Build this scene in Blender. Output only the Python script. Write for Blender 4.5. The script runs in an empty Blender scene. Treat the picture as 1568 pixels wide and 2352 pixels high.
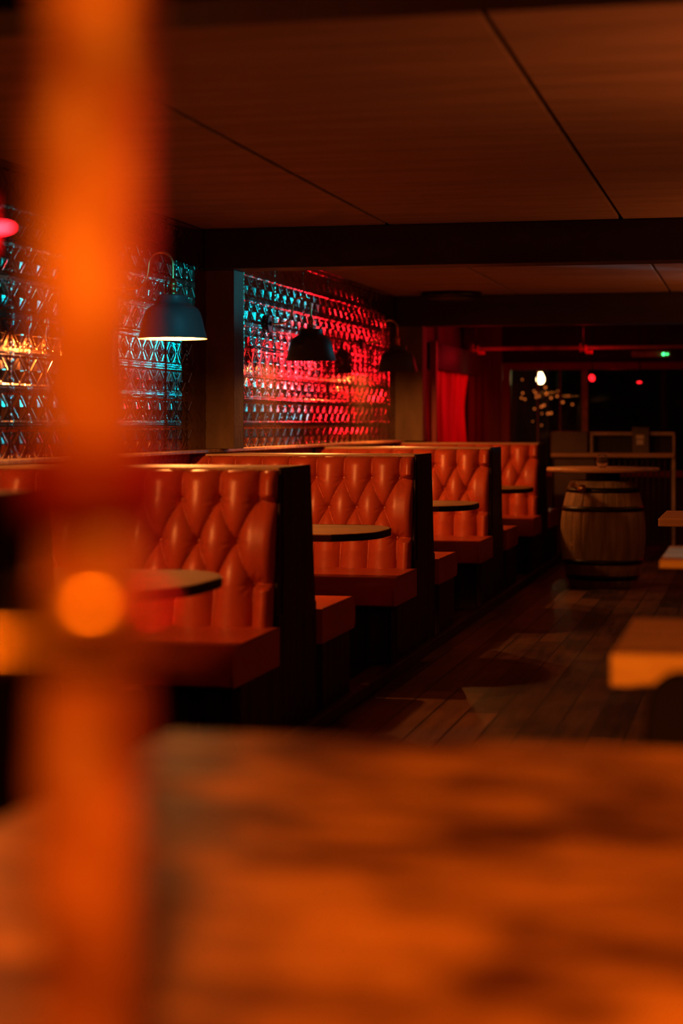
import bpy, bmesh, math, random
import numpy as np
from mathutils import Vector, Matrix
random.seed(7); rng = np.random.default_rng(5)
sc = bpy.context.scene
COL = sc.collection

# ------------------------------------------------------------------ materials
def new_mat(name):
    m = bpy.data.materials.new(name); m.use_nodes = True
    nt = m.node_tree; b = nt.nodes['Principled BSDF']
    return m, nt, b
def setp(b, **k):
    for n, v in k.items():
        n = n.replace('_', ' ')
        if n in b.inputs: b.inputs[n].default_value = v
def c4(c): return (c[0], c[1], c[2], 1)
def noise_mat(name, c1, c2, rough=.5, metal=0., scale=(4,4,4), detail=6, bump=.1, bscale=40, r2=None, lo=.35, hi=.65, spec=None, coat=0, dist=.01):
    m, nt, b = new_mat(name)
    tc = nt.nodes.new('ShaderNodeTexCoord'); mp = nt.nodes.new('ShaderNodeMapping')
    mp.inputs['Scale'].default_value = scale
    nz = nt.nodes.new('ShaderNodeTexNoise'); nz.inputs['Scale'].default_value = 1; nz.inputs['Detail'].default_value = detail
    cr = nt.nodes.new('ShaderNodeValToRGB'); e = cr.color_ramp.elements
    e[0].position, e[0].color = lo, c4(c1); e[1].position, e[1].color = hi, c4(c2)
    L = nt.links.new
    L(tc.outputs['Object'], mp.inputs['Vector']); L(mp.outputs[0], nz.inputs['Vector']); L(nz.outputs['Fac'], cr.inputs[0])
    L(cr.outputs[0], b.inputs['Base Color'])
    b.inputs['Roughness'].default_value = rough; b.inputs['Metallic'].default_value = metal
    if spec is not None: b.inputs['Specular IOR Level'].default_value = spec
    if coat: b.inputs['Coat Weight'].default_value = coat; b.inputs['Coat Roughness'].default_value = .15
    if r2 is not None:
        mr = nt.nodes.new('ShaderNodeMapRange'); mr.inputs['To Min'].default_value = rough; mr.inputs['To Max'].default_value = r2
        L(nz.outputs['Fac'], mr.inputs['Value']); L(mr.outputs[0], b.inputs['Roughness'])
    if bump:
        n2 = nt.nodes.new('ShaderNodeTexNoise'); n2.inputs['Scale'].default_value = bscale; n2.inputs['Detail'].default_value = 4
        bp = nt.nodes.new('ShaderNodeBump'); bp.inputs['Strength'].default_value = bump; bp.inputs['Distance'].default_value = dist
        L(tc.outputs['Object'], n2.inputs['Vector']); L(n2.outputs['Fac'], bp.inputs['Height']); L(bp.outputs[0], b.inputs['Normal'])
    return m
def emit_mat(name, col, strength):
    m, nt, b = new_mat(name)
    setp(b, Base_Color=(.02,.012,.006,1), Emission_Color=c4(col), Emission_Strength=strength, Roughness=.4)
    return m

M = {}
M['leather'] = noise_mat('oxblood_leather', (.40,.062,.022), (.47,.076,.027), .35, scale=(3,3,3), bump=.12, bscale=260, r2=.42, dist=.002, spec=.5)
M['button'] = noise_mat('button_leather', (.40,.075,.028), (.47,.09,.034), .3, bump=0)
M['darkwood'] = noise_mat('dark_boards', (.014,.006,.004), (.040,.016,.010), .5, scale=(40,40,1.5), bump=.3, bscale=60, spec=.15)
M['capwood'] = noise_mat('worn_oak_cap', (.30,.17,.09), (.52,.33,.18), .42, scale=(2,30,30), bump=.3, bscale=50)
M['tablewood'] = noise_mat('varnished_table', (.08,.040,.013), (.22,.11,.035), .68, scale=(3,40,40), bump=.3, bscale=50, r2=.8, spec=.15)
M['blockwood'] = noise_mat('pale_block_wood', (.42,.22,.10), (.62,.36,.17), .4, scale=(3,18,40), bump=.15, bscale=50, r2=.5)
M['ceilply'] = noise_mat('ceiling_ply', (.19,.125,.085), (.25,.165,.115), .75, scale=(1.2,9,1), bump=.1, bscale=120, spec=.2)
M['beam'] = noise_mat('black_beam', (.018,.011,.009), (.03,.018,.014), .55, scale=(1,8,8), bump=.1, spec=.3)
M['pier'] = noise_mat('dull_plaster_pier', (.10,.07,.04), (.16,.11,.06), .8, scale=(8,8,3), bump=.3, bscale=40, spec=.2)
M['wall'] = noise_mat('dark_wall', (.035,.018,.013), (.06,.03,.02), .7, bump=.2)
M['lampblack'] = noise_mat('dark_enamel', (.040,.05,.052), (.05,.056,.058), .36, bump=0, spec=.6)
M['lampin'] = noise_mat('cream_enamel', (.8,.62,.4), (.85,.68,.45), .45, bump=0)
M['brass'] = noise_mat('aged_brass', (.55,.30,.10), (.72,.42,.16), .32, metal=1, scale=(20,20,20), bump=.05)
M['iron'] = noise_mat('black_iron', (.02,.018,.017), (.04,.035,.03), .45, metal=.8, bump=.1)
M['steel'] = noise_mat('dull_steel', (.30,.28,.26), (.45,.42,.40), .4, metal=1, bump=.05)
M['barrel'] = noise_mat('barrel_oak', (.20,.13,.06), (.38,.25,.12), .55, scale=(25,25,3), bump=.4, bscale=50)
M['curtain'] = noise_mat('red_velvet', (.55,.02,.02), (.75,.03,.03), .6, scale=(3,3,1), bump=.15, bscale=80)
M['redpaint'] = noise_mat('red_paint', (.34,.03,.02), (.42,.04,.03), .5, scale=(10,10,1), bump=.1)
M['greyboard'] = noise_mat('grey_brown_board', (.10,.07,.05), (.14,.10,.07), .6, bump=.1)
M['case'] = noise_mat('worn_pale_edging', (.35,.24,.16), (.55,.38,.25), .5, scale=(12,12,12), bump=.1)
M['paper'] = noise_mat('paper', (.72,.62,.48), (.8,.7,.55), .8, bump=0)
M['ink'] = noise_mat('ink', (.03,.03,.03), (.05,.05,.05), .8, bump=0)
M['blackvinyl'] = noise_mat('black_vinyl', (.006,.004,.004), (.008,.005,.005), .75, bump=.15, bscale=200, dist=.002, spec=.04)
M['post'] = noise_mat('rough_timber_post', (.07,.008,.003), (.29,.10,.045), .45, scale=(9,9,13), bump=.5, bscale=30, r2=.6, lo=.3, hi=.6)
M['fgtable'] = noise_mat('foreground_table_wood', (.11,.036,.012), (.64,.31,.12), .38, scale=(7.5,13,10), detail=2, bump=.1, bscale=30, r2=.5, lo=.36, hi=.62)
M['bulb'] = emit_mat('warm_bulb', (1,.50,.16), 60)
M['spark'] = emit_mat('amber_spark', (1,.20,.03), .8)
M['window_bulb'] = emit_mat('window_bulb', (1,.66,.30), 40)
M['redlamp'] = emit_mat('red_lamp', (1,.012,.02), 22)
M['redled'] = emit_mat('red_led', (1,.01,.015), 3)
M['green'] = emit_mat('green_led', (.05,1,.22), 6)
M['cyanlens'] = emit_mat('cyan_lens', (.0,.62,.85), 3)

# tin tiles
m, nt, b = new_mat('pressed_tin'); M['tin'] = m
setp(b, Base_Color=(.34,.21,.14,1), Metallic=.92, Roughness=.2)
nz = nt.nodes.new('ShaderNodeTexNoise'); nz.inputs['Scale'].default_value = 9
tc = nt.nodes.new('ShaderNodeTexCoord'); mr = nt.nodes.new('ShaderNodeMapRange')
mr.inputs['To Min'].default_value = .07; mr.inputs['To Max'].default_value = .17
nt.links.new(tc.outputs['Object'], nz.inputs['Vector']); nt.links.new(nz.outputs['Fac'], mr.inputs['Value']); nt.links.new(mr.outputs[0], b.inputs['Roughness'])

# glass
m, nt, b = new_mat('clear_glass'); M['glass'] = m
setp(b, Base_Color=(.95,.9,.85,1), Roughness=.03, Transmission_Weight=1.0, IOR=1.45)
m, nt, b = new_mat('window_glass'); M['pane'] = m
setp(b, Base_Color=(1,.97,.93,1), Roughness=.0, Transmission_Weight=1.0, IOR=1.2)

# plank floor
m, nt, b = new_mat('dark_planks'); M['floor'] = m
L = nt.links.new
tc = nt.nodes.new('ShaderNodeTexCoord'); sp = nt.nodes.new('ShaderNodeSeparateXYZ'); L(tc.outputs['Object'], sp.inputs[0])
def mth(op, a, bb=None):
    n = nt.nodes.new('ShaderNodeMath'); n.operation = op
    for i, v in enumerate((a, bb)):
        if v is None: continue
        if isinstance(v, (int, float)): n.inputs[i].default_value = v
        else: L(v, n.inputs[i])
    return n.outputs[0]
xs = mth('DIVIDE', mth('ADD', sp.outputs[0], .473), .1305)
idx = mth('FLOOR', xs); fr = mth('FRACT', xs)
wn = nt.nodes.new('ShaderNodeTexWhiteNoise'); wn.noise_dimensions = '1D'; L(idx, wn.inputs['W'])
ys = mth('ADD', mth('DIVIDE', sp.outputs[1], 2.4), mth('MULTIPLY', wn.outputs['Value'], 7.3))
yi = mth('FLOOR', ys); yf = mth('FRACT', ys)
wn2 = nt.nodes.new('ShaderNodeTexWhiteNoise'); wn2.noise_dimensions = '2D'
cb = nt.nodes.new('ShaderNodeCombineXYZ'); L(idx, cb.inputs[0]); L(yi, cb.inputs[1]); L(cb.outputs[0], wn2.inputs['Vector'])
gx = mth('MINIMUM', fr, mth('SUBTRACT', 1, fr)); gy = mth('MINIMUM', yf, mth('SUBTRACT', 1, yf))
gap = mth('MULTIPLY', mth('GREATER_THAN', gx, .035), mth('GREATER_THAN', gy, .002))
mp = nt.nodes.new('ShaderNodeMapping'); mp.inputs['Scale'].default_value = (30, 2.2, 1); L(tc.outputs['Object'], mp.inputs['Vector'])
nz = nt.nodes.new('ShaderNodeTexNoise'); nz.inputs['Scale'].default_value = 1; nz.inputs['Detail'].default_value = 6; L(mp.outputs[0], nz.inputs['Vector'])
n2 = nt.nodes.new('ShaderNodeTexNoise'); n2.inputs['Scale'].default_value = 3.2; n2.inputs['Detail'].default_value = 5; L(tc.outputs['Object'], n2.inputs['Vector'])
val = mth('ADD', mth('MULTIPLY', nz.outputs['Fac'], .45), mth('ADD', mth('MULTIPLY', wn2.outputs['Value'], .35), mth('MULTIPLY', n2.outputs['Fac'], .35)))
cr = nt.nodes.new('ShaderNodeValToRGB'); e = cr.color_ramp.elements
e[0].position, e[0].color = .40, (.006,.003,.002,1); e[1].position, e[1].color = .82, (.17,.075,.03,1); L(val, cr.inputs[0])
mx = nt.nodes.new('ShaderNodeMix'); mx.data_type = 'RGBA'; mx.inputs['A'].default_value = (.004,.002,.001,1); L(gap, mx.inputs['Factor']); L(cr.outputs[0], mx.inputs['B']); L(mx.outputs['Result'], b.inputs['Base Color'])
mr = nt.nodes.new('ShaderNodeMapRange'); mr.inputs['To Min'].default_value = .3; mr.inputs['To Max'].default_value = .65; L(n2.outputs['Fac'], mr.inputs['Value']); L(mr.outputs[0], b.inputs['Roughness'])
bp = nt.nodes.new('ShaderNodeBump'); bp.inputs['Distance'].default_value = .004; bp.inputs['Strength'].default_value = .6
L(mth('ADD', gap, mth('MULTIPLY', nz.outputs['Fac'], .25)), bp.inputs['Height']); L(bp.outputs[0], b.inputs['Normal'])

# ------------------------------------------------------------------ helpers
def tag(o, label=None, cat=None, group=None, kind=None):
    if label: o['label'] = label
    if cat: o['category'] = cat
    if group: o['group'] = group
    if kind: o['kind'] = kind
    return o
def empty(name, loc=(0,0,0), rz=0, **k):
    o = bpy.data.objects.new(name, None); COL.objects.link(o); o.location = loc; o.rotation_euler = (0,0,rz)
    o.empty_display_size = .1
    return tag(o, **k)
def link(name, me, mat, parent=None, loc=None, smooth=False):
    if mat and not me.materials: me.materials.append(mat)
    if smooth:
        me.polygons.foreach_set('use_smooth', [True]*len(me.polygons))
    o = bpy.data.objects.new(name, me); COL.objects.link(o)
    if parent: o.parent = parent
    if loc: o.location = loc
    return o
def bm_mesh(bm, name='m'):
    bmesh.ops.recalc_face_normals(bm, faces=bm.faces)
    me = bpy.data.meshes.new(name); bm.to_mesh(me); bm.free(); return me
def box(bm, x0,x1,y0,y1,z0,z1, bev=0, seg=2):
    r = bmesh.ops.create_cube(bm, size=1)
    vs = r['verts']
    for v in vs:
        v.co = Vector(((x0+x1)/2+v.co.x*(x1-x0), (y0+y1)/2+v.co.y*(y1-y0), (z0+z1)/2+v.co.z*(z1-z0)))
    if bev:
        es = list({e for v in vs for e in v.link_edges})
        bmesh.ops.bevel(bm, geom=es, offset=bev, segments=seg, profile=.5, affect='EDGES')
def box_obj(name, d, mat, parent=None, bev=.004, seg=2, smooth=False):
    bm = bmesh.new(); box(bm, *d, bev=bev, seg=seg)
    return link(name, bm_mesh(bm, name), mat, parent, smooth=smooth)
def lathe_bm(bm, prof, n=48, center=(0,0), fn=None):
    rings = []
    for r, z in prof:
        ring = []
        for i in range(n):
            a = 2*math.pi*i/n
            rr = r if fn is None else fn(r, z, a)
            ring.append(bm.verts.new((center[0]+rr*math.cos(a), center[1]+rr*math.sin(a), z)))
        rings.append(ring)
    for k in range(len(rings)-1):
        for i in range(n):
            j = (i+1) % n
            bm.faces.new((rings[k][i], rings[k][j], rings[k+1][j], rings[k+1][i]))
    return rings
def lathe(name, prof, mat, parent=None, n=48, caps=True, fn=None, smooth=True, loc=None):
    bm = bmesh.new(); r = lathe_bm(bm, prof, n, fn=fn)
    if caps:
        if prof[0][0] > 1e-4: bm.faces.new(r[0])
        if prof[-1][0] > 1e-4: bm.faces.new(r[-1])
    return link(name, bm_mesh(bm, name), mat, parent, smooth=smooth, loc=loc)
def tube(name, pts, r, mat, parent=None, n=12, smooth=True, closed=False, rads=None):
    bm = bmesh.new(); pts = [Vector(p) for p in pts]
    rings = []; up = None
    for i, p in enumerate(pts):
        a = pts[max(i-1,0)]; c = pts[min(i+1,len(pts)-1)]
        t = (c-a).normalized()
        if up is None:
            up = Vector((0,0,1)) if abs(t.z) < .9 else Vector((1,0,0))
        s = t.cross(up).normalized(); up = s.cross(t).normalized()
        rr = rads[i] if rads else r
        rings.append([bm.verts.new(p+(s*math.cos(2*math.pi*k/n)+up*math.sin(2*math.pi*k/n))*rr) for k in range(n)])
    for k in range(len(rings)-1):
        for i in range(n):
            j = (i+1)%n; bm.faces.new((rings[k][i],rings[k][j],rings[k+1][j],rings[k+1][i]))
    bm.faces.new(rings[0]); bm.faces.new(rings[-1])
    return link(name, bm_mesh(bm, name), mat, parent, smooth=smooth)
def prism(bm, poly, axis, a0, a1):
    """extrude polygon (2D) along axis 'x' or 'z'"""
    def P(p, a):
        return (a, p[0], p[1]) if axis == 'x' else ((p[0], p[1], a) if axis == 'z' else (p[0], a, p[1]))
    A = [bm.verts.new(P(p,a0)) for p in poly]; B = [bm.verts.new(P(p,a1)) for p in poly]
    fa = bm.faces.new(A); fb = bm.faces.new(B)
    n = len(poly)
    for i in range(n): bm.faces.new((A[i],A[(i+1)%n],B[(i+1)%n],B[i]))
    return fa, fb
def grid_mesh(name, P):
    """P: (nu,nv,3) array -> mesh"""
    nu, nv = P.shape[:2]
    me = bpy.data.meshes.new(name)
    idx = np.arange(nu*nv).reshape(nu, nv)
    q = np.stack([idx[:-1,:-1], idx[1:,:-1], idx[1:,1:], idx[:-1,1:]], -1).reshape(-1,4)
    me.vertices.add(nu*nv); me.vertices.foreach_set('co', P.reshape(-1).astype(np.float32))
    me.loops.add(q.size); me.loops.foreach_set('vertex_index', q.reshape(-1).astype(np.int32))
    me.polygons.add(len(q)); me.polygons.foreach_set('loop_start', np.arange(0, q.size, 4, dtype=np.int32))
    me.polygons.foreach_set('loop_total', np.full(len(q), 4, dtype=np.int32))
    me.update(calc_edges=True); me.validate()
    me.polygons.foreach_set('use_smooth', [True]*len(q))
    return me
def copy_tree(o, parent=None):
    c = o.copy(); COL.objects.link(c)
    if parent: c.parent = parent
    for ch in list(o.children): copy_tree(ch, c)
    return c

# ------------------------------------------------------------------ camera (world: X across, Y along the room)
F = 4200.0; TH = math.atan(956/F); CS, SN = math.cos(TH), math.sin(TH); H = 1.15
cam_d = bpy.data.cameras.new('camera'); cam = bpy.data.objects.new('camera', cam_d); COL.objects.link(cam)
cam.location = (0,0,H); cam.rotation_euler = (math.pi/2, 0, TH)
cam_d.sensor_fit = 'VERTICAL'; cam_d.sensor_height = 36; cam_d.sensor_width = 24
cam_d.lens = F/2352*36; cam_d.shift_y = -206/2352
cam_d.dof.use_dof = True; cam_d.dof.focus_distance = 9.0; cam_d.dof.aperture_fstop = 1.75
cam_d.clip_start = .05
sc.camera = cam
def at(x, y, d):
    X = (x-1740)*d*CS/F; Y = (d + X*SN)/CS; Z = H-(y-970)*d/F
    return Vector((X, Y, Z))

XW = -2.85; CEIL = 2.17
# ------------------------------------------------------------------ setting
def struct(name, d, mat, bev=0, parent=None, label=None):
    o = box_obj(name, d, mat, parent, bev=bev)
    if not parent: o['kind'] = 'structure'
    if label: o['label'] = label
    return o
floor = struct('floor', (XW-.15, 5.2, -2.5, 27, -.12, 0), M['floor'], label='dark worn plank floor running away between booths and tables')
# ceiling: sheets with seams
bm = bmesh.new()
xs_ = [-3.05, -1.862, -.670, .522, 1.714, 2.906, 4.1, 5.2]
for i in range(len(xs_)-1):
    a, b_ = xs_[i]+.011, xs_[i+1]-.011
    yy = [-2.5, 3.4, 9.25, 14.5, 18.1]
    for j in range(4): box(bm, a, b_, yy[j]+.003, yy[j+1]-.003, CEIL, CEIL+.02, bev=.002, seg=1)
ceiling = link('ceiling', bm_mesh(bm), M['ceilply']); tag(ceiling, kind='structure', label='low ceiling of large plain plywood sheets with dark seams')
box_obj('ceiling_backing', (-3.05,5.2,-2.5,18.1,CEIL+.021,CEIL+.12), M['beam'], ceiling, bev=0)
struct('trim_1', (XW,5.2,3.35,3.58,1.958,CEIL-.001), M['beam'], label='black ceiling beam at the top edge of the picture')
struct('trim_2', (XW,5.2,9.25,9.45,1.958,CEIL-.001), M['beam'], bev=.004, label='black ceiling beam crossing above the middle booths')
struct('trim_3', (XW,5.2,14.5,14.7,1.925,CEIL-.001), M['beam'], bev=.004, label='black ceiling beam at the far end of the second bay')
wl = struct('wall_left', (XW-.15,XW-.012,-2.5,18.1,0,CEIL+.12), M['wall'], label='left wall with glossy pressed tin tiles above a wooden ledge')
for nm, y0, y1 in (('ledge', 2.2, 9.28), ('ledge', 9.28, 14.5)):
    box_obj(nm, (XW-.012,-2.775,y0,y1,.990,1.008), M['capwood'], wl, bev=.004)
box_obj('wainscot', (XW-.012,XW+.0,2.2,14.6,0,.989), M['tablewood'], wl, bev=.0)
box_obj('pier', (XW-.012,-2.70,9.30,9.49,1.009,1.957), M['pier'], wl, bev=.004)
box_obj('pier', (XW-.012,-2.63,14.50,14.68,1.0,1.924), M['pier'], wl, bev=.004)
# tin tiles -------------------------------------------------
def tin(y0, y1, parent, yref=9.32):
    cw, ch = .175, .1455; z0 = 1.008; z1 = CEIL-.002
    nz_ = int((z1-z0)/ch*34); ny = int((y1-y0)/cw*34)
    Y, Z = np.meshgrid(np.linspace(y0,y1,ny), np.linspace(z0,z1,nz_), indexing='ij')
    U = (Y-yref)/cw; V = (Z-.990)/ch
    u = (U-np.floor(U))-.5; v = (V-np.floor(V))-.5
    au, av = np.abs(u), np.abs(v)
    g = lambda t, w: np.exp(-(t/w)**2)
    h = np.zeros_like(Y)
    dd = au/.36+av/.36                       # diamond
    h += .0036*g(dd-1.0, .065)
    h += .0040*np.clip(1-dd/.84, 0, 1)     # inner pyramid
    # horizontal double ribs between rows
    h += .0042*(g(av-.47,.022)+g(av-.405,.018))
    # thin vertical bead between cells, broken into small beads
    bead = .5+.5*np.cos(V*2*math.pi*7)
    h += .0030*g(au-.5,.03)*(.55+.45*bead)*(av<.38)
    # scallop fans in the corners
    r = np.sqrt(((au-.46)*1.0)**2+((av-.36)*.85)**2); an = np.arctan2(.36-av, .46-au)
    fan = (.5+.5*np.cos(an*9))*(r>.05)*(r<.17)
    h += .0018*fan*np.clip((.17-r)/.05,0,1)
    # raised sheet lap every four cells both ways
    pu = np.abs((U/4-np.round(U/4))*4)
    h += .0045*g(pu,.035)
    # dents: sheets are not perfectly flat
    sh = np.zeros_like(Y)
    for k in range(10):
        fy, fz = rng.uniform(.3,2.2), rng.uniform(.3,2.2); sh += np.sin(Y*fy*2*math.pi+rng.uniform(0,6))*np.sin(Z*fz*2*math.pi+rng.uniform(0,6))
    h += .0006*sh/3
    bc = np.floor(U/4)*13.7+np.floor(V/4)*5.3
    h += .35*.010*np.sin(bc)*((U/4-np.floor(U/4))-.5)
    X = XW-.004+h
    me = grid_mesh('tin_tiles', np.stack([X, Y, Z], -1))
    me.flip_normals()
    return link('tin_tiles', me, M['tin'], parent)
tin(6.4, 9.30, wl); tin(9.49, 14.50, wl)

# far end
wb = struct('wall_back', (XW,-2.47,18.0,18.1,0,CEIL+.1), M['redpaint'], label='dark red painted wall at the far end, left of the window')
box_obj('lower_panel', (-2.47,5.2,18.0,18.1,0,.62), M['wall'], wb, bev=0)
box_obj('upper_panel', (-2.47,5.2,18.0,18.1,1.73,CEIL+.1), M['wall'], wb, bev=0)
box_obj('architrave', (-2.80,-2.74,17.96,18.0,0,1.95), M['redpaint'], wb)
for k in range(4): box_obj('batten', (-2.72+.07*k,-2.705+.07*k,17.985,18.0,0,2.0), M['redpaint'], wb, bev=.002)
w1 = struct('window_1', (-2.46,-2.38,17.93,18.05,.62,1.735), M['redpaint'], bev=.004, label='wide dark window with red painted frame at the far end')
box_obj('window_frame', (-2.38,2.6,17.93,18.05,1.665,1.735), M['redpaint'], w1)
box_obj('window_frame', (-2.38,2.6,17.93,18.05,.62,.68), M['redpaint'], w1)
box_obj('mullion', (-1.68,-1.62,17.96,18.03,.68,1.665), M['case'], w1)
for x0 in (-2.12, -1.90): box_obj('glazing_bar', (x0,x0+.012,17.985,18.005,.68,1.665), M['case'], w1, bev=.001)
box_obj('mullion', (-.92,-.86,17.96,18.03,.68,1.665), M['darkwood'], w1)
for x0, x1 in ((-2.38,-1.68),(-1.62,-.92),(-.86,2.6)):
    box_obj('pane', (x0,x1,18.006,18.012,.68,1.665), M['pane'], w1, bev=0)
# room seen through the window
struct('wall_beyond', (-3.0,5.2,26.9,27,0,3), M['greyboard'], label='wall of the unlit room beyond the window')
struct('wall_beyond_left', (-4.2,-4.1,18.1,27,0,3), M['greyboard'], label='side wall of the unlit room beyond the window')
struct('ceiling_beyond', (-4.2,5.2,18.1,27,2.9,3.0), M['beam'], label='ceiling of the unlit room beyond the window')
struct('wall_right', (5.1,5.2,-2.5,27,0,CEIL+.9), M['wall'], label='dark right wall beyond the picture edge')
struct('wall_front', (XW,5.2,-2.6,-2.5,0,CEIL), M['wall'], label='dark wall behind the camera')

# ------------------------------------------------------------------ booth benches
XL, XR = -2.845, -1.685
PU, PV, X0, R1 = .143, .148, -1.757, .868
def yb(z):      # recline of the leather face
    return .035-.115*(.985-z)/.565
def make_back():
    nx, nz_ = 300, 170
    x = np.linspace(XL, XR, nx); z = np.linspace(.40, .978, nz_)
    X, Z = np.meshgrid(x, z, indexing='ij')
    U = (X-X0)/PU; V = (R1-Z)/PV
    ulast = 0.; ufirst = -7.
    Vc = np.clip(V, 0, 2)
    Uc = np.clip(U, ufirst, ulast)
    a = Uc+Vc/2; b = Uc-Vc/2
    sa, sb = np.abs(np.sin(np.pi*a)), np.abs(np.sin(np.pi*b))
    def comb(sa, sb):
        return .62*(sa*sb+1e-6)**.42+.38*(1-(1-sa)*(1-sb))**.8
    h = comb(sa, sb)
    inside = (U > ufirst) & (U < ulast)
    band = (V < 0) | (V > 2)
    # edge channels beyond the last buttons, above row 1 and below row 3
    ue = np.where(U >= ulast, U-ulast, ufirst-U); ue = np.clip(ue, 0, 1)
    dist = np.where(V < 0, -V, V-2)
    se = np.sin(np.pi*np.clip(ue/.85, 0, .5))
    he = comb(se, se)*np.clip(dist/.13, 0, 1)**.5
    h = np.where((~inside) & band, he, h)
    # channels flatten a little towards the rims
    su = np.abs(np.sin(np.pi*U))
    t = np.clip(dist/.75, 0, 1)
    flat = .90*(su+1e-6)**.28
    h = np.where(inside & band, h*(1-.65*t)+flat*.65*t, h)
    D = .068
    y = yb(Z)-D*h
    # gathered folds radiating from buttons
    for r in range(3):
        for k in range(8):
            cu = -k+(-.5 if r == 1 else 0); cv = r
            if r == 1 and k == 7: continue
            dx = (U-cu)*PU; dz = -(V-cv)*PV; rr = np.sqrt(dx*dx+dz*dz); an = np.arctan2(dz, dx)
            y += .014*np.exp(-(rr/.017)**2)
            y += .0016*np.exp(-((rr-.032)/.016)**2)*np.cos(an*9+k*1.7+r)
    # rounded rims
    def rim(d, R): 
        q = np.clip(1-d/R, 0, 1); return R*(1-np.sqrt(np.clip(1-q*q, 0, 1)))
    y += rim(.978-Z, .045)+rim(XR-X, .03)+rim(X-XL, .03)
    P = np.stack([X, y, Z], -1)
    # close the sheet with a back skirt so it is a solid pad
    top = P[:, -1:].copy(); top[..., 1] = .20
    bot = P[:, :1].copy(); bot[..., 1] = .20
    P = np.concatenate([bot, P, top], 1)
    l = P[:1].copy(); l[..., 1] = .20; r_ = P[-1:].copy(); r_[..., 1] = .20
    P = np.concatenate([l, P, r_], 0)
    me = grid_mesh('backrest', P)
    return me
back_me = make_back(); back_me.materials.append(M['leather'])
def round_poly(y0, y1, z0, z1, r, n=8):
    """profile in YZ with front top (y0 side) rounded by r and small elsewhere"""
    pts = [(y1, z0), (y1, z1)]
    for i in range(n+1):
        a = math.pi/2*i/n; pts.append((y0+r-r*math.sin(a), z1-r+r*math.cos(a)))
    pts += [(y0-.002, (z0+z1)/2), (y0+.004, z0+.01), (y0+.012, z0)]
    return pts
def make_bench():
    root = empty('booth_bench', (0,0,0), label='x', cat='booth seat', group='tufted leather booth benches along the left wall')
    bk = link('backrest', back_me, None, root)
    # buttons
    bmb = bmesh.new(); bmesh.ops.create_uvsphere(bmb, u_segments=14, v_segments=10, radius=.0085)
    for v in bmb.verts: v.co.y *= .6
    bme = bm_mesh(bmb); bme.materials.append(M['button']); bme.polygons.foreach_set('use_smooth', [True]*len(bme.polygons))
    for r in range(3):
        for k in range(8 if r != 1 else 7):
            x = X0-PU*(k+(.5 if r == 1 else 0)); z = R1-PV*r
            o = link('button', bme, None, bk, loc=(x, yb(z)+.004, z))
    # rear backrest: same pad turned round
    rb = link('backrest', back_me, None, root)
    rb.rotation_euler = (0,0,math.pi); rb.location = (XL+XR, .44, 0)
    # wooden top cap
    bm = bmesh.new(); box(bm, XL, XR+.0, .03, .41, .975, .987, bev=.003)
    link('top_cap', bm_mesh(bm), M['capwood'], root)
    # end panel: reclined outline, boarded with grooves
    bm = bmesh.new()
    prism(bm, [(.02,.988),(-.06,.42),(-.08,0),(.54,0),(.54,.42),(.46,.988)], 'x', XR+.001, XR+.012)
    bmesh.ops.bevel(bm, geom=list(bm.edges), offset=.003, segments=1, affect='EDGES')
    for k, (ya, yb_, zt) in enumerate(((-.055,.02,.46),(.026,.124,.975),(.13,.22,.975),(.226,.33,.975),(.336,.43,.975),(.436,.528,.46))):
        box(bm, XR+.0122, XR+.018, ya, yb_, .01, zt, bev=.002, seg=1)
    ep = link('end_panel', bm_mesh(bm), M['darkwood'], root)
    # seats, both sides
    for s in (0, 1):
        fy = (lambda y: y) if s == 0 else (lambda y: .44-y)
        bm = bmesh.new()
        pr = [(fy(p[0]), p[1]) for p in round_poly(-.69, -.04, .29, .425, .045)]
        prism(bm, pr, 'x', XL+.005, XR-.004)
        prism(bm, [(fy(p[0]), p[1]) for p in round_poly(-.69, -.105, .29, .425, .045)], 'x', XR-.004, XR+.038)
        bmesh.ops.remove_doubles(bm, verts=bm.verts, dist=.0005)
        se = link('seat', bm_mesh(bm), M['leather'], root)
        bv = se.modifiers.new('b', 'BEVEL'); bv.width = .010; bv.segments = 3; bv.limit_method = 'ANGLE'; bv.angle_limit = 1.0
        ws = se.modifiers.new('w', 'WEIGHTED_NORMAL')
        pts = [(XR+.035, fy(y), z) for y, z in ((-.12,.422),(-.25,.423),(-.4,.423),(-.55,.423),(-.63,.422),(-.66,.415),(-.68,.40),(-.688,.38),(-.690,.34),(-.688,.30))]
        tube('piping', pts, .0055, M['leather'], se, n=10)
        # base with side boards
        bm = bmesh.new()
        y0, y1 = sorted((fy(-.60), fy(-.11)))
        box(bm, XR+.005, XR+.03, y0, y1, 0, .289, bev=.002, seg=1)
        n = 5
        for k in range(n):
            a = y0+(y1-y0)*k/n; box(bm, XR+.030, XR+.037, a+.002, a+(y1-y0)/n-.003, .005, .286, bev=.0015, seg=1)
        box(bm, XL+.01, XR+.004, min(fy(-.50),fy(-.48)), max(fy(-.50),fy(-.48)), 0, .289, bev=0)
        for k in range(10):
            a = XL+.02+k*.112; box(bm, a, a+.107, min(fy(-.507),fy(-.50)), max(fy(-.507),fy(-.50)), .005, .286, bev=.0015, seg=1)
        link('seat_base', bm_mesh(bm), M['darkwood'], root)
    return root
YU = [3.69+2.667*k for k in range(5)]
labs = ['red leather booth bench nearest the camera, mostly hidden behind the blurred post',
        'large front tufted leather booth bench, right of the blurred post',
        'second tufted leather booth bench in full view, directly behind the front one',
        'third tufted leather booth bench, below the two domed wall lamps',
        'farthest tufted leather booth bench, left of the barrel table']
bench = make_bench()
for i, (y, lb) in enumerate(zip(YU, labs)):
    o = bench if i == 0 else copy_tree(bench)
    o.location = (0, y, 0); o['label'] = lb
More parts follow.
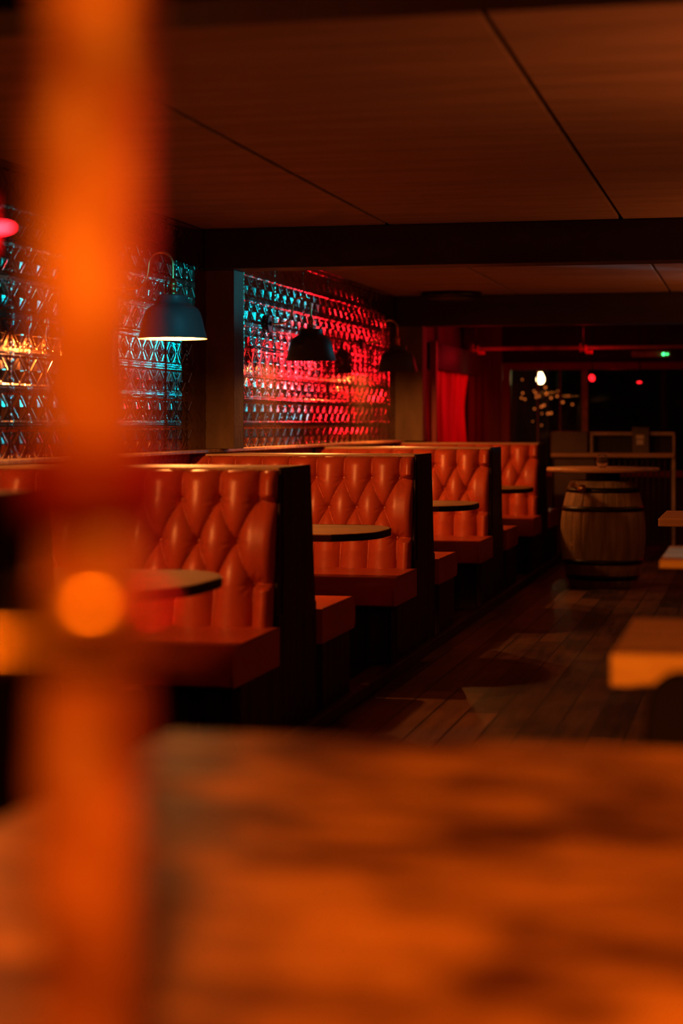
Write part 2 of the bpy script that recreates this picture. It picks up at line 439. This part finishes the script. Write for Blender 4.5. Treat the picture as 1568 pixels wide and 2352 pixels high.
sk = box_obj('skirting_kerb', (-1.625,-1.585,3.5,15.4,0,.055), M['darkwood'], bev=.008)
tag(sk, 'low dark wooden kerb along the floor at the booth ends', 'kerb')

# ------------------------------------------------------------------ booth tables
def tabletop_poly(x0, x1, w):
    pts = [(x0, -w/2), ]
    R = .30; n = 14
    # front end is a broad soft curve
    for i in range(-n, n+1):
        t = i/n; y = t*w/2
        x = x1-.16*abs(t)**3.2
        pts.append((x, y))
    pts.append((x0, w/2))
    return pts
def make_btable():
    root = empty('booth_table', (0,0,0), label='x', cat='table', group='wooden tables between the booth benches')
    bm = bmesh.new(); prism(bm, tabletop_poly(-2.835, -1.60, .76), 'z', .645, .676)
    o = link('tabletop', bm_mesh(bm), M['tablewood'], root)
    bv = o.modifiers.new('b', 'BEVEL'); bv.width = .004; bv.segments = 2; bv.angle_limit = .9
    bm = bmesh.new(); prism(bm, [(x*1.0+(-.0), y*1.0) for x, y in tabletop_poly(-2.836, -1.598, .764)], 'z', .6445, .672)
    e = link('edge_band', bm_mesh(bm), M['iron'], root); e.location.z = -.0005
    lathe('pedestal', [(.035,.04),(.035,.60),(.10,.61),(.10,.644)], M['iron'], root, n=24, loc=(-2.25,0,0))
    lathe('base', [(.22,0),(.22,.012),(.08,.04),(.035,.05)], M['iron'], root, n=32, loc=(-2.25,0,0))
    return root
bt = make_btable()
tl = ['rounded wooden booth table in front of the nearest visible tufted bench, beside the blurred post',
      'rounded wooden table between the front and second booth benches',
      'small looking rounded table between the second and third booth benches',
      'farthest rounded booth table, between the third and last benches']
for i, k in enumerate(range(4)):
    o = bt if i == 0 else copy_tree(bt)
    o.location = (0, YU[k]+1.555, 0); o['label'] = tl[i]

# ------------------------------------------------------------------ gooseneck wall lamps
def make_lamp(lx=-2.58):
    root = empty('wall_lamp', (0,0,0), label='x', cat='lamp', group='gooseneck wall lamps above the booth tables')
    prof = [(.060,.190),(.066,.187),(.068,.180),(.068,.158),(.074,.150),(.092,.143),(.108,.132),(.119,.115),(.128,.085),(.137,.045),(.147,.008),(.150,0)]
    inner = [(.147,.0),(.144,.010),(.133,.046),(.124,.085),(.114,.114),(.100,.130),(.06,.140),(.0005,.142)]
    bm = bmesh.new(); lathe_bm(bm, [(.0005,.190)]+prof, 64)
    sh = link('lamp_shade', bm_mesh(bm), M['lampblack'], root, smooth=True)
    es = sh.modifiers.new('e','EDGE_SPLIT'); es.split_angle = .8
    bm = bmesh.new(); lathe_bm(bm, [(.150,0)]+inner, 64)
    link('shade_lining', bm_mesh(bm), M['lampin'], sh, smooth=True)
    lathe('socket', [(.0,.188),(.019,.190),(.019,.203),(.015,.205),(.015,.228),(.018,.230),(.018,.245),(.012,.250),(.009,.262),(0,.264)], M['brass'], root, n=24)
    dxw = XW-lx
    pts = []
    for i in range(17):
        a = math.pi*i/16; pts.append((-.055+.055*math.cos(a), 0, .320+.058*math.sin(a)))
    pts = [(0,0,.255),(0,0,.29)]+pts
    pts += [(-.117,0,.275),(-.13,0,.245),(-.155,0,.228),(-.19,0,.222),(dxw+.01,0,.222)]
    P = [Vector(p) for p in pts]; Q = []
    for i in range(len(P)-1):
        p0,p1,p2,p3 = P[max(i-1,0)],P[i],P[i+1],P[min(i+2,len(P)-1)]
        for t in (0,.33,.66):
            Q.append(.5*((2*p1)+(p2-p0)*t+(2*p0-5*p1+4*p2-p3)*t*t+(3*p1-p0-3*p2+p3)*t**3))
    Q.append(P[-1])
    tube('arm', Q, .006, M['brass'], root, n=12)
    o = lathe('wall_rose', [(0,.022),(.012,.022),(.016,.012),(.050,.010),(.056,.004),(.056,0),(0,0)], M['iron'], root, n=32, smooth=False)
    o.rotation_euler = (0, math.pi/2, 0); o.location = (dxw+.012, 0, .222)
    # bulb
    o = lathe('bulb', [(0,-.0),(.014,.004),(.021,.016),(.021,.028),(.014,.045),(.012,.06),(.012,.078),(0,.078)], M['bulb'], root, n=24, loc=(0,0,.050))
    o.visible_shadow = True
    return root
LP = [(-2.58,YU[0]+1.4,1.515),(-2.475,YU[1]+1.22,1.512),(-2.58,YU[2]+1.50,1.515),(-2.58,YU[3]+1.50,1.522)]
lampA = make_lamp(); lampB = make_lamp(-2.475)
for i, (k, lb) in enumerate(((0,'wall lamp at the left, outside the picture, over the nearest booth table'),
                             (1,'lit gooseneck lamp with teal-glowing shade at the left, nearest the camera'),
                             (2,'dark domed gooseneck lamp in front of the coloured tin tiles'),
                             (3,'smaller dark domed gooseneck lamp at the right end of the tin tiles'))):
    o = lampA if i == 0 else (lampB if i == 1 else copy_tree(lampA))
    o.location = LP[k]; o['label'] = lb
    if i > 1: o.rotation_euler.x = .045

# ------------------------------------------------------------------ far end things
# curtain on the left wall of the third bay
ny, nz_ = 260, 50
Yc, Zc = np.meshgrid(np.linspace(15.1,17.5,ny), np.linspace(.45,1.595,nz_), indexing='ij')
ph = (Yc-15.1)*2*math.pi*2.6
gather = .55+.45*np.clip((Zc-.6)/1.0, 0, 1)
Xc = -2.72+.035*np.sin(ph+.6*np.sin(ph*.5)+.5*np.sin(Zc*3))+.018*np.sin(ph*2.3+Zc*2)
Yc2 = 15.1+(Yc-15.1)*(1-.18*np.sin(np.clip((1.80-Zc)/1.35,0,1)*math.pi))
cur = link('curtain', grid_mesh('curtain', np.stack([Xc,Yc2,Zc],-1)), M['curtain'])
so = cur.modifiers.new('s','SOLIDIFY'); so.thickness = .004
tag(cur, 'bright red hanging curtain with long folds beyond the last lamp', 'curtain')
pel = box_obj('pelmet', (-2.849,-2.63,15.02,17.6,1.60,1.82), M['beam'], bev=.004)
tag(pel, 'dark boxed pelmet above the red curtain', 'pelmet')
rs = box_obj('red_upright', (-2.66,-2.60,14.98,15.02,.9,1.83), M['redpaint'], bev=.004)
tag(rs, 'narrow red painted upright at the left edge of the red curtain', 'upright')

# lighting rail
rail = empty('lighting_rail', (0,0,0), label='thin pipe rail hanging across the far end, lit red at its left', cat='rail')
y = 16.6
tube('pipe', [(-2.58,y,1.822),(2.5,y,1.835)], .016, M['case'], rail)
for x in (-2.52,-1.54,-.3):
    tube('hanger', [(x,y,1.84),(x,y,CEIL)], .005, M['iron'], rail, n=8)
    # clamp: two jaws and a bolt
    bm = bmesh.new(); box(bm, x-.028, x+.028, y-.03, y+.03, 1.80, 1.815, bev=.004); box(bm, x-.028, x-.018, y-.03, y+.03, 1.79, 1.86, bev=.003); box(bm, x+.018, x+.028, y-.03, y+.03, 1.78, 1.85, bev=.003); box(bm, x+.03, x+.085, y-.035, y-.005, 1.77, 1.80, bev=.004)
    link('clamp', bm_mesh(bm), M['curtain'], rail)
# emergency light
em = empty('emergency_light', at(1495,814,17.1), label='slim emergency light box with green indicator under the far rail', cat='emergency light')
box_obj('casing', (-.18,.18,-.03,.03,-.025,.03), M['case'], em, bev=.008)
for dx, r in ((.115,.012),(.15,.007)):
    o = lathe('indicator', [(0,0),(r,0),(r,.006),(r*.6,.012),(0,.013)], M['green'], em, n=16, smooth=True); o.rotation_euler = (math.pi/2,0,0); o.location = (dx,-.029,.0)
tube('bracket', [(0,0,.03),(0,0,CEIL+.003-at(1495,814,17.1).z)], .006, M['iron'], em, n=8)
# black ceiling speaker
cs_ = empty('ceiling_speaker', (-2.35,14.2,CEIL), label='flat black round fitting on the ceiling before the far beam', cat='speaker')
lathe('housing', [(0,-.05),(.20,-.05),(.235,-.035),(.24,-.001),(0,-.001)], M['iron'], cs_)
lathe('grille', [(0,-.056),(.17,-.056),(.19,-.050),(0,-.0495)], M['lampblack'], cs_)

# bare bulb through the window, and glints on glass added as glowing beads
pb = empty('pendant_bulb', at(1241,866,19.6), label='bright bare bulb glowing behind the far window', cat='lamp')
lathe('bulb', [(0,-.075),(.022,-.07),(.040,-.045),(.043,-.02),(.034,.01),(.020,.035),(.018,.05),(0,.05)], M['window_bulb'], pb, n=24)
lathe('lamp_holder', [(.019,.048),(.022,.05),(.022,.10),(.006,.115),(0,.115)], M['iron'], pb, n=16)
tube('cord', [(0,0,.11),(0,0,2.9-pb.location.z)], .004, M['iron'], pb, n=8)
fl = empty('glint_cluster', at(1245,925,21), label='scatter of small amber glints behind the far window, added as glowing beads', cat='glints')
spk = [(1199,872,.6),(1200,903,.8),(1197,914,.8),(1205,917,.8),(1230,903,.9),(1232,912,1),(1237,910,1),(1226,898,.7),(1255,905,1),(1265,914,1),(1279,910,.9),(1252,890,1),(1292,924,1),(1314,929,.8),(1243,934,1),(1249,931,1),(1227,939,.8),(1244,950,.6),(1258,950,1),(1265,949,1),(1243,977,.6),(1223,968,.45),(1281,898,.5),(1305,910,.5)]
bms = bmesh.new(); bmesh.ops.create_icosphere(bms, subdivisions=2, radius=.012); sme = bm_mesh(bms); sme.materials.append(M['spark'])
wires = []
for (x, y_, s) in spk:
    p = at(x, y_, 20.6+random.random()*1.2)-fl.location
    o = link('bulb', sme, None, fl, loc=p); o.scale = (s*1.15,)*3  # glint modelled as a glowing bead, no real bulb
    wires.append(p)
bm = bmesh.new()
for p in wires[::2]: box(bm, p.x-.0015, p.x+.0015, p.y-.0015, p.y+.0015, p.z, 2.9-fl.location.z)  # wires added above every other glint bead
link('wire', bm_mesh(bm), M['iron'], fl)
# small red lights seen in the window
for (x, y_, d, w, lb) in ((1359,868,17.4,.034,'red stage lamp glowing in front of the far window, above the counter'),(1468,878,17.4,.026,'tiny red lamp near the right edge of the far window')):
    r = empty('stage_lamp', at(x,y_,d), label=lb, cat='stage lamp')
    o = lathe('lens', [(0,0),(w,0),(w*.9,.008),(0,.016)], M['redled'], r, n=24); o.rotation_euler = (math.pi/2+.2,0,-.5)
    if w < .03: o.scale = (1,.4,1)
    o = lathe('housing', [(w*.5,-.13),(w*1.05,-.10),(w*1.12,-.004),(0,-.004)], M['iron'], r, n=24); o.rotation_euler = (math.pi/2+.2,0,-.5)
    tube('bracket', [(0,.06,0),(0,.06,CEIL+.003-r.location.z)], .006, M['iron'], r, n=8)

# counter with balustrade behind the barrel
ct = empty('counter_ledge', (0,0,0), label='long wooden ledge with barred balustrade behind the barrel table', cat='counter')
p0 = at(1268,1045,16.1); p1 = at(1550,1045,15.8); yL = p0.y
zt = H-(1040-970)*16.0/F
box_obj('ledge', (p0.x,p1.x,yL-.12,yL+.14,zt-.038,zt), M['blockwood'], ct, bev=.006)
box_obj('rail', (p0.x,p1.x,yL-.02,yL+.02,.08,.12), M['darkwood'], ct)
for k in range(14):
    x = p0.x+.38+(p1.x-p0.x-.38)*k/14; box_obj('baluster', (x,x+.018,yL-.01,yL+.01,.10,zt-.038), M['darkwood'], ct, bev=.002)
box_obj('end_post', (p1.x-.03,p1.x,yL-.03,yL+.03,0,zt-.038), M['case'], ct)
box_obj('front_panel', (p0.x+.02,p0.x+.38,yL-.03,yL+.0,0,zt-.038), M['greyboard'], ct)
box_obj('end_post', (p0.x,p0.x+.02,yL-.03,yL+.03,0,zt-.038), M['darkwood'], ct)
a = at(1266,991,16.1); b_ = at(1352,1040,16.1)
bd = box_obj('speaker_cabinet', (a.x,b_.x,yL-.06,yL+.13,zt+.001,a.z), M['greyboard'], bev=.008)
tag(bd, 'plain grey brown box standing at the left end of the ledge', 'box')
cr_ = empty('equipment_rack', (0,0,0), label='barred rack with worn pale edging on the ledge behind the glass', cat='rack')
a = at(1355,992,16.0); b_ = at(1549,992,15.8)
zt2 = a.z
box_obj('frame', (a.x,b_.x,yL-.04,yL-.02,zt2-.03,zt2), M['case'], cr_)
for x in (a.x, b_.x-.02): box_obj('frame', (x,x+.022,yL-.04,yL+.08,zt+.001,zt2-.031), M['case'], cr_)
for k in range(15):
    x = a.x+.03+(b_.x-a.x-.06)*k/15; box_obj('bar', (x,x+.005,yL-.03,yL-.025,zt+.001,zt2-.03), M['iron'], cr_, bev=0)
box_obj('back', (a.x,b_.x,yL+.08,yL+.10,zt+.001,zt2), M['beam'], cr_)
a = at(1452,981,15.9); b_ = at(1491,1040,15.9)
nb = empty('notice_board', (0,0,0), label='small upright board with two pale notices on the ledge', cat='notice')
box_obj('board', (a.x,b_.x,yL-.075,yL-.045,zt+.001,a.z), M['greyboard'], nb)
a = at(1461,999,15.9); b_ = at(1479,1008,15.9); box_obj('notice', (a.x,b_.x,yL-.078,yL-.0755,b_.z,a.z), M['paper'], nb, bev=0)
a = at(1462,1010,15.9); b_ = at(1478,1021,15.9); box_obj('notice', (a.x,b_.x,yL-.078,yL-.0755,b_.z,a.z), M['paper'], nb, bev=0)

# barrel table
bc = at(1384,1345,12.9); bx, by = bc.x, bc.y
bt_ = empty('barrel_table', (bx,by,0), label='round wooden bar table standing on an old oak barrel', cat='table')
NS = 22
def stave(r, z, a):
    t = (a*NS/(2*math.pi)) % 1; return r*(1-.012*math.exp(-((min(t,1-t))/.07)**2))
bz = [(.225+.072*math.sin(math.pi*min(max((z-.0)/.74,0),1))**.8, z) for z in np.linspace(0,.74,25)]
lathe('barrel_body', [(0,.02)]+bz+[(.205,.74),(.205,.72),(0,.72)], M['barrel'], bt_, n=22*12, fn=stave, caps=False, smooth=False)
for z in (.05,.16,.53,.66):
    r = .225+.072*math.sin(math.pi*z/.74)**.8
    r2 = .225+.072*math.sin(math.pi*min((z+.035)/.74,1))**.8
    lathe('hoop', [(r-.01,z),(r+.004,z),(r2+.004,z+.035),(r2-.01,z+.035)], M['iron'], bt_, n=64)
lathe('riser', [(.13,.7405),(.12,.75),(.12,.795),(.13,.801)], M['darkwood'], bt_, n=40)
lathe('tabletop', [(0,.802),(.380,.802),(.393,.808),(.396,.820),(.391,.832),(0,.833)], M['blockwood'], bt_, n=96)
tp = lathe('tap', [(0,0),(.02,0),(.02,.06),(.03,.062),(.03,.075),(0,.078)], M['brass'], bt_, n=24)
tp.location = (-.12,-.225,.69); tp.rotation_euler = (math.pi/2,0,0)
g = empty('glass_candle_holder', (bx+.005,by-.12,.833), label='small empty round glass on the barrel table', cat='glass')
lathe('bowl', [(0,0),(.026,0),(.037,.02),(.040,.045),(.034,.075),(.028,.09),(.026,.09),(.031,.074),(.037,.045),(.034,.022),(.024,.006),(0,.006)], M['glass'], g, n=40)

# right-hand tables
def block_table(x0, x1, y0, y1, zt, th, label, name='side_table', loc_leg=.5):
    r = empty(name, ((x0+x1)/2,(y0+y1)/2,0), label=label, cat='table')
    w, l = (x1-x0)/2, (y1-y0)/2
    box_obj('tabletop', (-w,w,-l,l,zt-th,zt), M['blockwood'], r, bev=.004)
    box_obj('stretcher', (-w+.30,w-.30,-.025,.025,.10,.16), M['darkwood'], r)
    for sx in (-1,1):
        box_obj('leg', (sx*(w-.26)-.03,sx*(w-.26)+.03,-.04,.04,.05,zt-th), M['darkwood'], r)
        box_obj('foot', (sx*(w-.26)-.035,sx*(w-.26)+.035,-l+.06,l-.06,0,.05), M['darkwood'], r, bev=.008)
    return r
block_table(-.268, 1.1, 3.43, 4.06, .72, .062, 'thick pale wooden table at the right edge with a bright front edge', 'dining_table')
block_table(-.300, 1.05, 5.78, 6.48, .72, .026, 'wooden table at the right edge with a teal lit top', 'dining_table')
block_table(-.435, .95, 8.30, 9.05, .72, .037, 'farthest wooden table at the right edge, near the barrel', 'dining_table')

# chair
ch = empty('dining_chair', (.05,3.02,0), label='black upholstered chair with rounded back at the lower right edge', cat='chair')
def rr_poly(w, h0, h1, r, wb):
    pts = [(-wb,h0),(wb,h0)]
    for i in range(9):
        a = math.pi/2*i/8; pts.append((w-r+r*math.cos(a), h1-r+r*math.sin(a)))
    for i in range(9):
        a = math.pi/2+math.pi/2*i/8; pts.append((-w+r+r*math.cos(a), h1-r+r*math.sin(a)))
    return pts
bm = bmesh.new(); prism(bm, rr_poly(.228,.42,.745,.06,.245), 'y', -.03, .03)
o = link('backrest', bm_mesh(bm), M['blackvinyl'], ch); bv = o.modifiers.new('b','BEVEL'); bv.width=.014; bv.segments=4; bv.angle_limit=.9
box_obj('seat', (-.22,.22,.03,.36,.40,.46), M['blackvinyl'], ch, bev=.02, seg=4)
for sx in (-1,1):
    tube('leg', [(sx*.20,.31,.40),(sx*.21,.33,0)], .014, M['darkwood'], ch); tube('leg', [(sx*.20,0,.42),(sx*.21,-.04,0)], .014, M['darkwood'], ch)

# foreground table
ft = empty('foreground_table', (0,1.7,0), label='big blurred orange wooden table filling the bottom of the picture', cat='table')
bm = bmesh.new(); yy = -.62
for k in range(7):
    box(bm, -.745, .9, yy+k*.17+.001, yy+(k+1)*.17-.001, .705, .75, bev=.003, seg=1)
link('tabletop', bm_mesh(bm), M['fgtable'], ft)
for x in (-.66,.8):
    for y_ in (-.54,.48): box_obj('leg', (x-.03,x+.03,y_-.03,y_+.03,0,.704), M['darkwood'], ft)

# foreground post
pp = at(212,1176,.95)
po = empty('timber_post', (pp.x,pp.y,0), 0.22, label='out of focus rough timber post rising at the left of the picture', cat='post')
# irregular squared post
nA, nZ = 48, 260
A_, Zp = np.meshgrid(np.linspace(0,2*math.pi,nA+1), np.linspace(0,CEIL-.001,nZ), indexing='ij')
ca, sa = np.cos(A_), np.sin(A_)
rad = .0265/(np.abs(ca)**4.5+np.abs(sa)**4.5)**(1/4.5)
wob = .0022*np.sin(Zp*23+np.cos(A_)*2)+.0016*np.sin(Zp*51+3*np.sin(A_))+.0012*np.sin(Zp*97+A_*2)
rad = rad+wob-.006*np.exp(-((Zp-1.12)/.022)**2)
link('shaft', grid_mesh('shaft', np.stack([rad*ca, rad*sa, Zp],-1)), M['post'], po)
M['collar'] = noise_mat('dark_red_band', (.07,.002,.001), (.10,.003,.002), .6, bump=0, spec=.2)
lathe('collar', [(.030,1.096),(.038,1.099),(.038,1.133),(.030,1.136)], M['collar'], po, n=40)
lathe('bracket_ring', [(.030,1.048),(.0365,1.050),(.0365,1.062),(.030,1.064)], M['brass'], po, n=40)
tube('cross_rod', [(-.20,-.045,1.040),(.06,-.045,1.040)], .0045, M['brass'], po, n=12)

# red bar lamp at the left edge
rl = empty('red_bar_lamp', at(-30,524,3.2), label='glowing red lamp cut off by the left edge of the picture', cat='lamp')
tube('tube', [(-.22,0,0),(.0,0,0),(.035,0,0),(.048,0,0)], .008, M['redlamp'], rl, n=16, rads=[.008,.008,.006,.002])
box_obj('housing', (-.22,.0,.0,.03,.008,.022), M['iron'], rl)
box_obj('reflector', (-.22,.012,.031,.036,-.045,.07), M['redpaint'], rl)
for x in (-.2,-.03): tube('hanger', [(x,.015,.02),(x,.015,CEIL-rl.location.z)], .003, M['iron'], rl, n=8)

# ------------------------------------------------------------------ lights
def light(kind, name, loc, target, col, power, size=.1, **k):
    d = bpy.data.lights.new(name, kind); d.color = col; d.energy = power
    if kind == 'AREA':
        d.shape = 'RECTANGLE'; d.size = size; d.size_y = k.get('sy', size)
        if 'spread' in k: d.spread = k['spread']
    elif kind == 'SPOT':
        d.shadow_soft_size = size; d.spot_size = k.get('cone', 1.0); d.spot_blend = k.get('blend', .5)
    else: d.shadow_soft_size = size
    o = bpy.data.objects.new(name, d); COL.objects.link(o); o.location = loc
    if target is not None:
        o.rotation_euler = (Vector(target)-Vector(loc)).to_track_quat('-Z','Y').to_euler()
    return o
ORANGE = (1,.235,.035); WARM = (1,.30,.06); CYAN = (.0,.50,.72); RED = (1,.008,.02)
for k in range(4):
    light('POINT', 'booth_lamp_light', (LP[k][0], LP[k][1], LP[k][2]+.028), None, WARM, (52,58,54,40)[k], .022)
# unseen warm area lights added to wash the ceiling
for y_, p in ((1.0,23),(5.0,36),(9.0,25),(13.0,36)):
    light('AREA', 'ceiling_fill', (1.35, y_, .80), (1.1, y_+.1, 2.2), (1,.23,.05), p, .4, sy=1.4, spread=2.3)
# warm lamps behind and above the camera
light('SPOT', 'downlight_near', (.05,-.35,1.95), (-.08,1.32,.62), (1,.225,.006), 285, .06, cone=.70, blend=.35)
light('SPOT', 'key_post', (-.7,-.7,1.5), (pp.x,pp.y,1.12), (1,.20,.010), 3, .05, cone=.62, blend=.4)
light('SPOT', 'key_table', (.75,-1.2,1.6), (.0,3.45,.60), (1,.24,.010), 900, .06, cone=.20, blend=.3)
# cyan stage lights
light('SPOT', 'cyan_far', (.15,17.5,1.88), (-2.85,9.5,1.66), CYAN, 110, .07, cone=.27, blend=.3)
light('SPOT', 'cyan_up', (.35,13.3,1.95), (-2.75,10.2,2.06), CYAN, 90, .06, cone=.32, blend=.6)
light('SPOT', 'cyan_up', (.35,13.3,1.92), (.3,13.2,2.17), CYAN, 22, .06, cone=2.6, blend=.6)
light('SPOT', 'cyan_near', (.5,4.3,1.93), (LP[1][0],LP[1][1],1.62), CYAN, 560, .06, cone=.15, blend=.5)
light('SPOT', 'cyan_table', (1.0,5.6,2.05), (-.15,6.12,.72), CYAN, 60, .05, cone=.30, blend=.5)
light('SPOT', 'cyan_table', (.7,3.4,2.0), (-.03,3.75,.72), CYAN, 60, .05, cone=.12, blend=.5)
# red stage lights, and unseen ones added for the clamps and post
light('SPOT', 'red_spot', (-.62,16.7,1.72), (-2.75,16.6,1.35), RED, 120, .05, cone=1.3, blend=.5)
light('SPOT', 'red_far', (-.62,16.9,1.70), (-2.85,13.5,1.50), RED, 80, .05, cone=.52, blend=.4)
light('SPOT', 'red_rail', (-1.54,16.45,1.70), (-2.85,13.6,1.45), RED, 30, .05, cone=.7, blend=.4)
light('SPOT', 'cyan_pier', (.35,13.3,1.95), (-2.70,9.40,1.93), CYAN, 500, .05, cone=.13, blend=.9)
light('POINT', 'clamp_fill', (-1.50,16.40,1.72), None, RED, .8, .02)  # added unseen red points that brighten the rail clamps
light('POINT', 'clamp_fill', (-2.42,16.40,1.74), None, RED, .6, .02)
light('SPOT', 'red_floor', (.6,16.5,1.8), (-.6,13.3,0), RED, 25, .05, cone=.4, blend=.6)
light('SPOT', 'red_side', (.35,1.5,1.3), (pp.x,pp.y,1.12), RED, 34, .05, cone=.5, blend=.5)  # added unseen spot that reddens the side of the post

# ------------------------------------------------------------------ world / view
w = bpy.data.worlds.new('world'); sc.world = w; w.use_nodes = True
w.node_tree.nodes['Background'].inputs[0].default_value = (.02,.006,.003,1); w.node_tree.nodes['Background'].inputs[1].default_value = .15
sc.view_settings.view_transform = 'Standard'; sc.view_settings.look = 'None'; sc.view_settings.gamma = 1; sc.view_settings.exposure = 0
sc.view_settings.use_curve_mapping = False
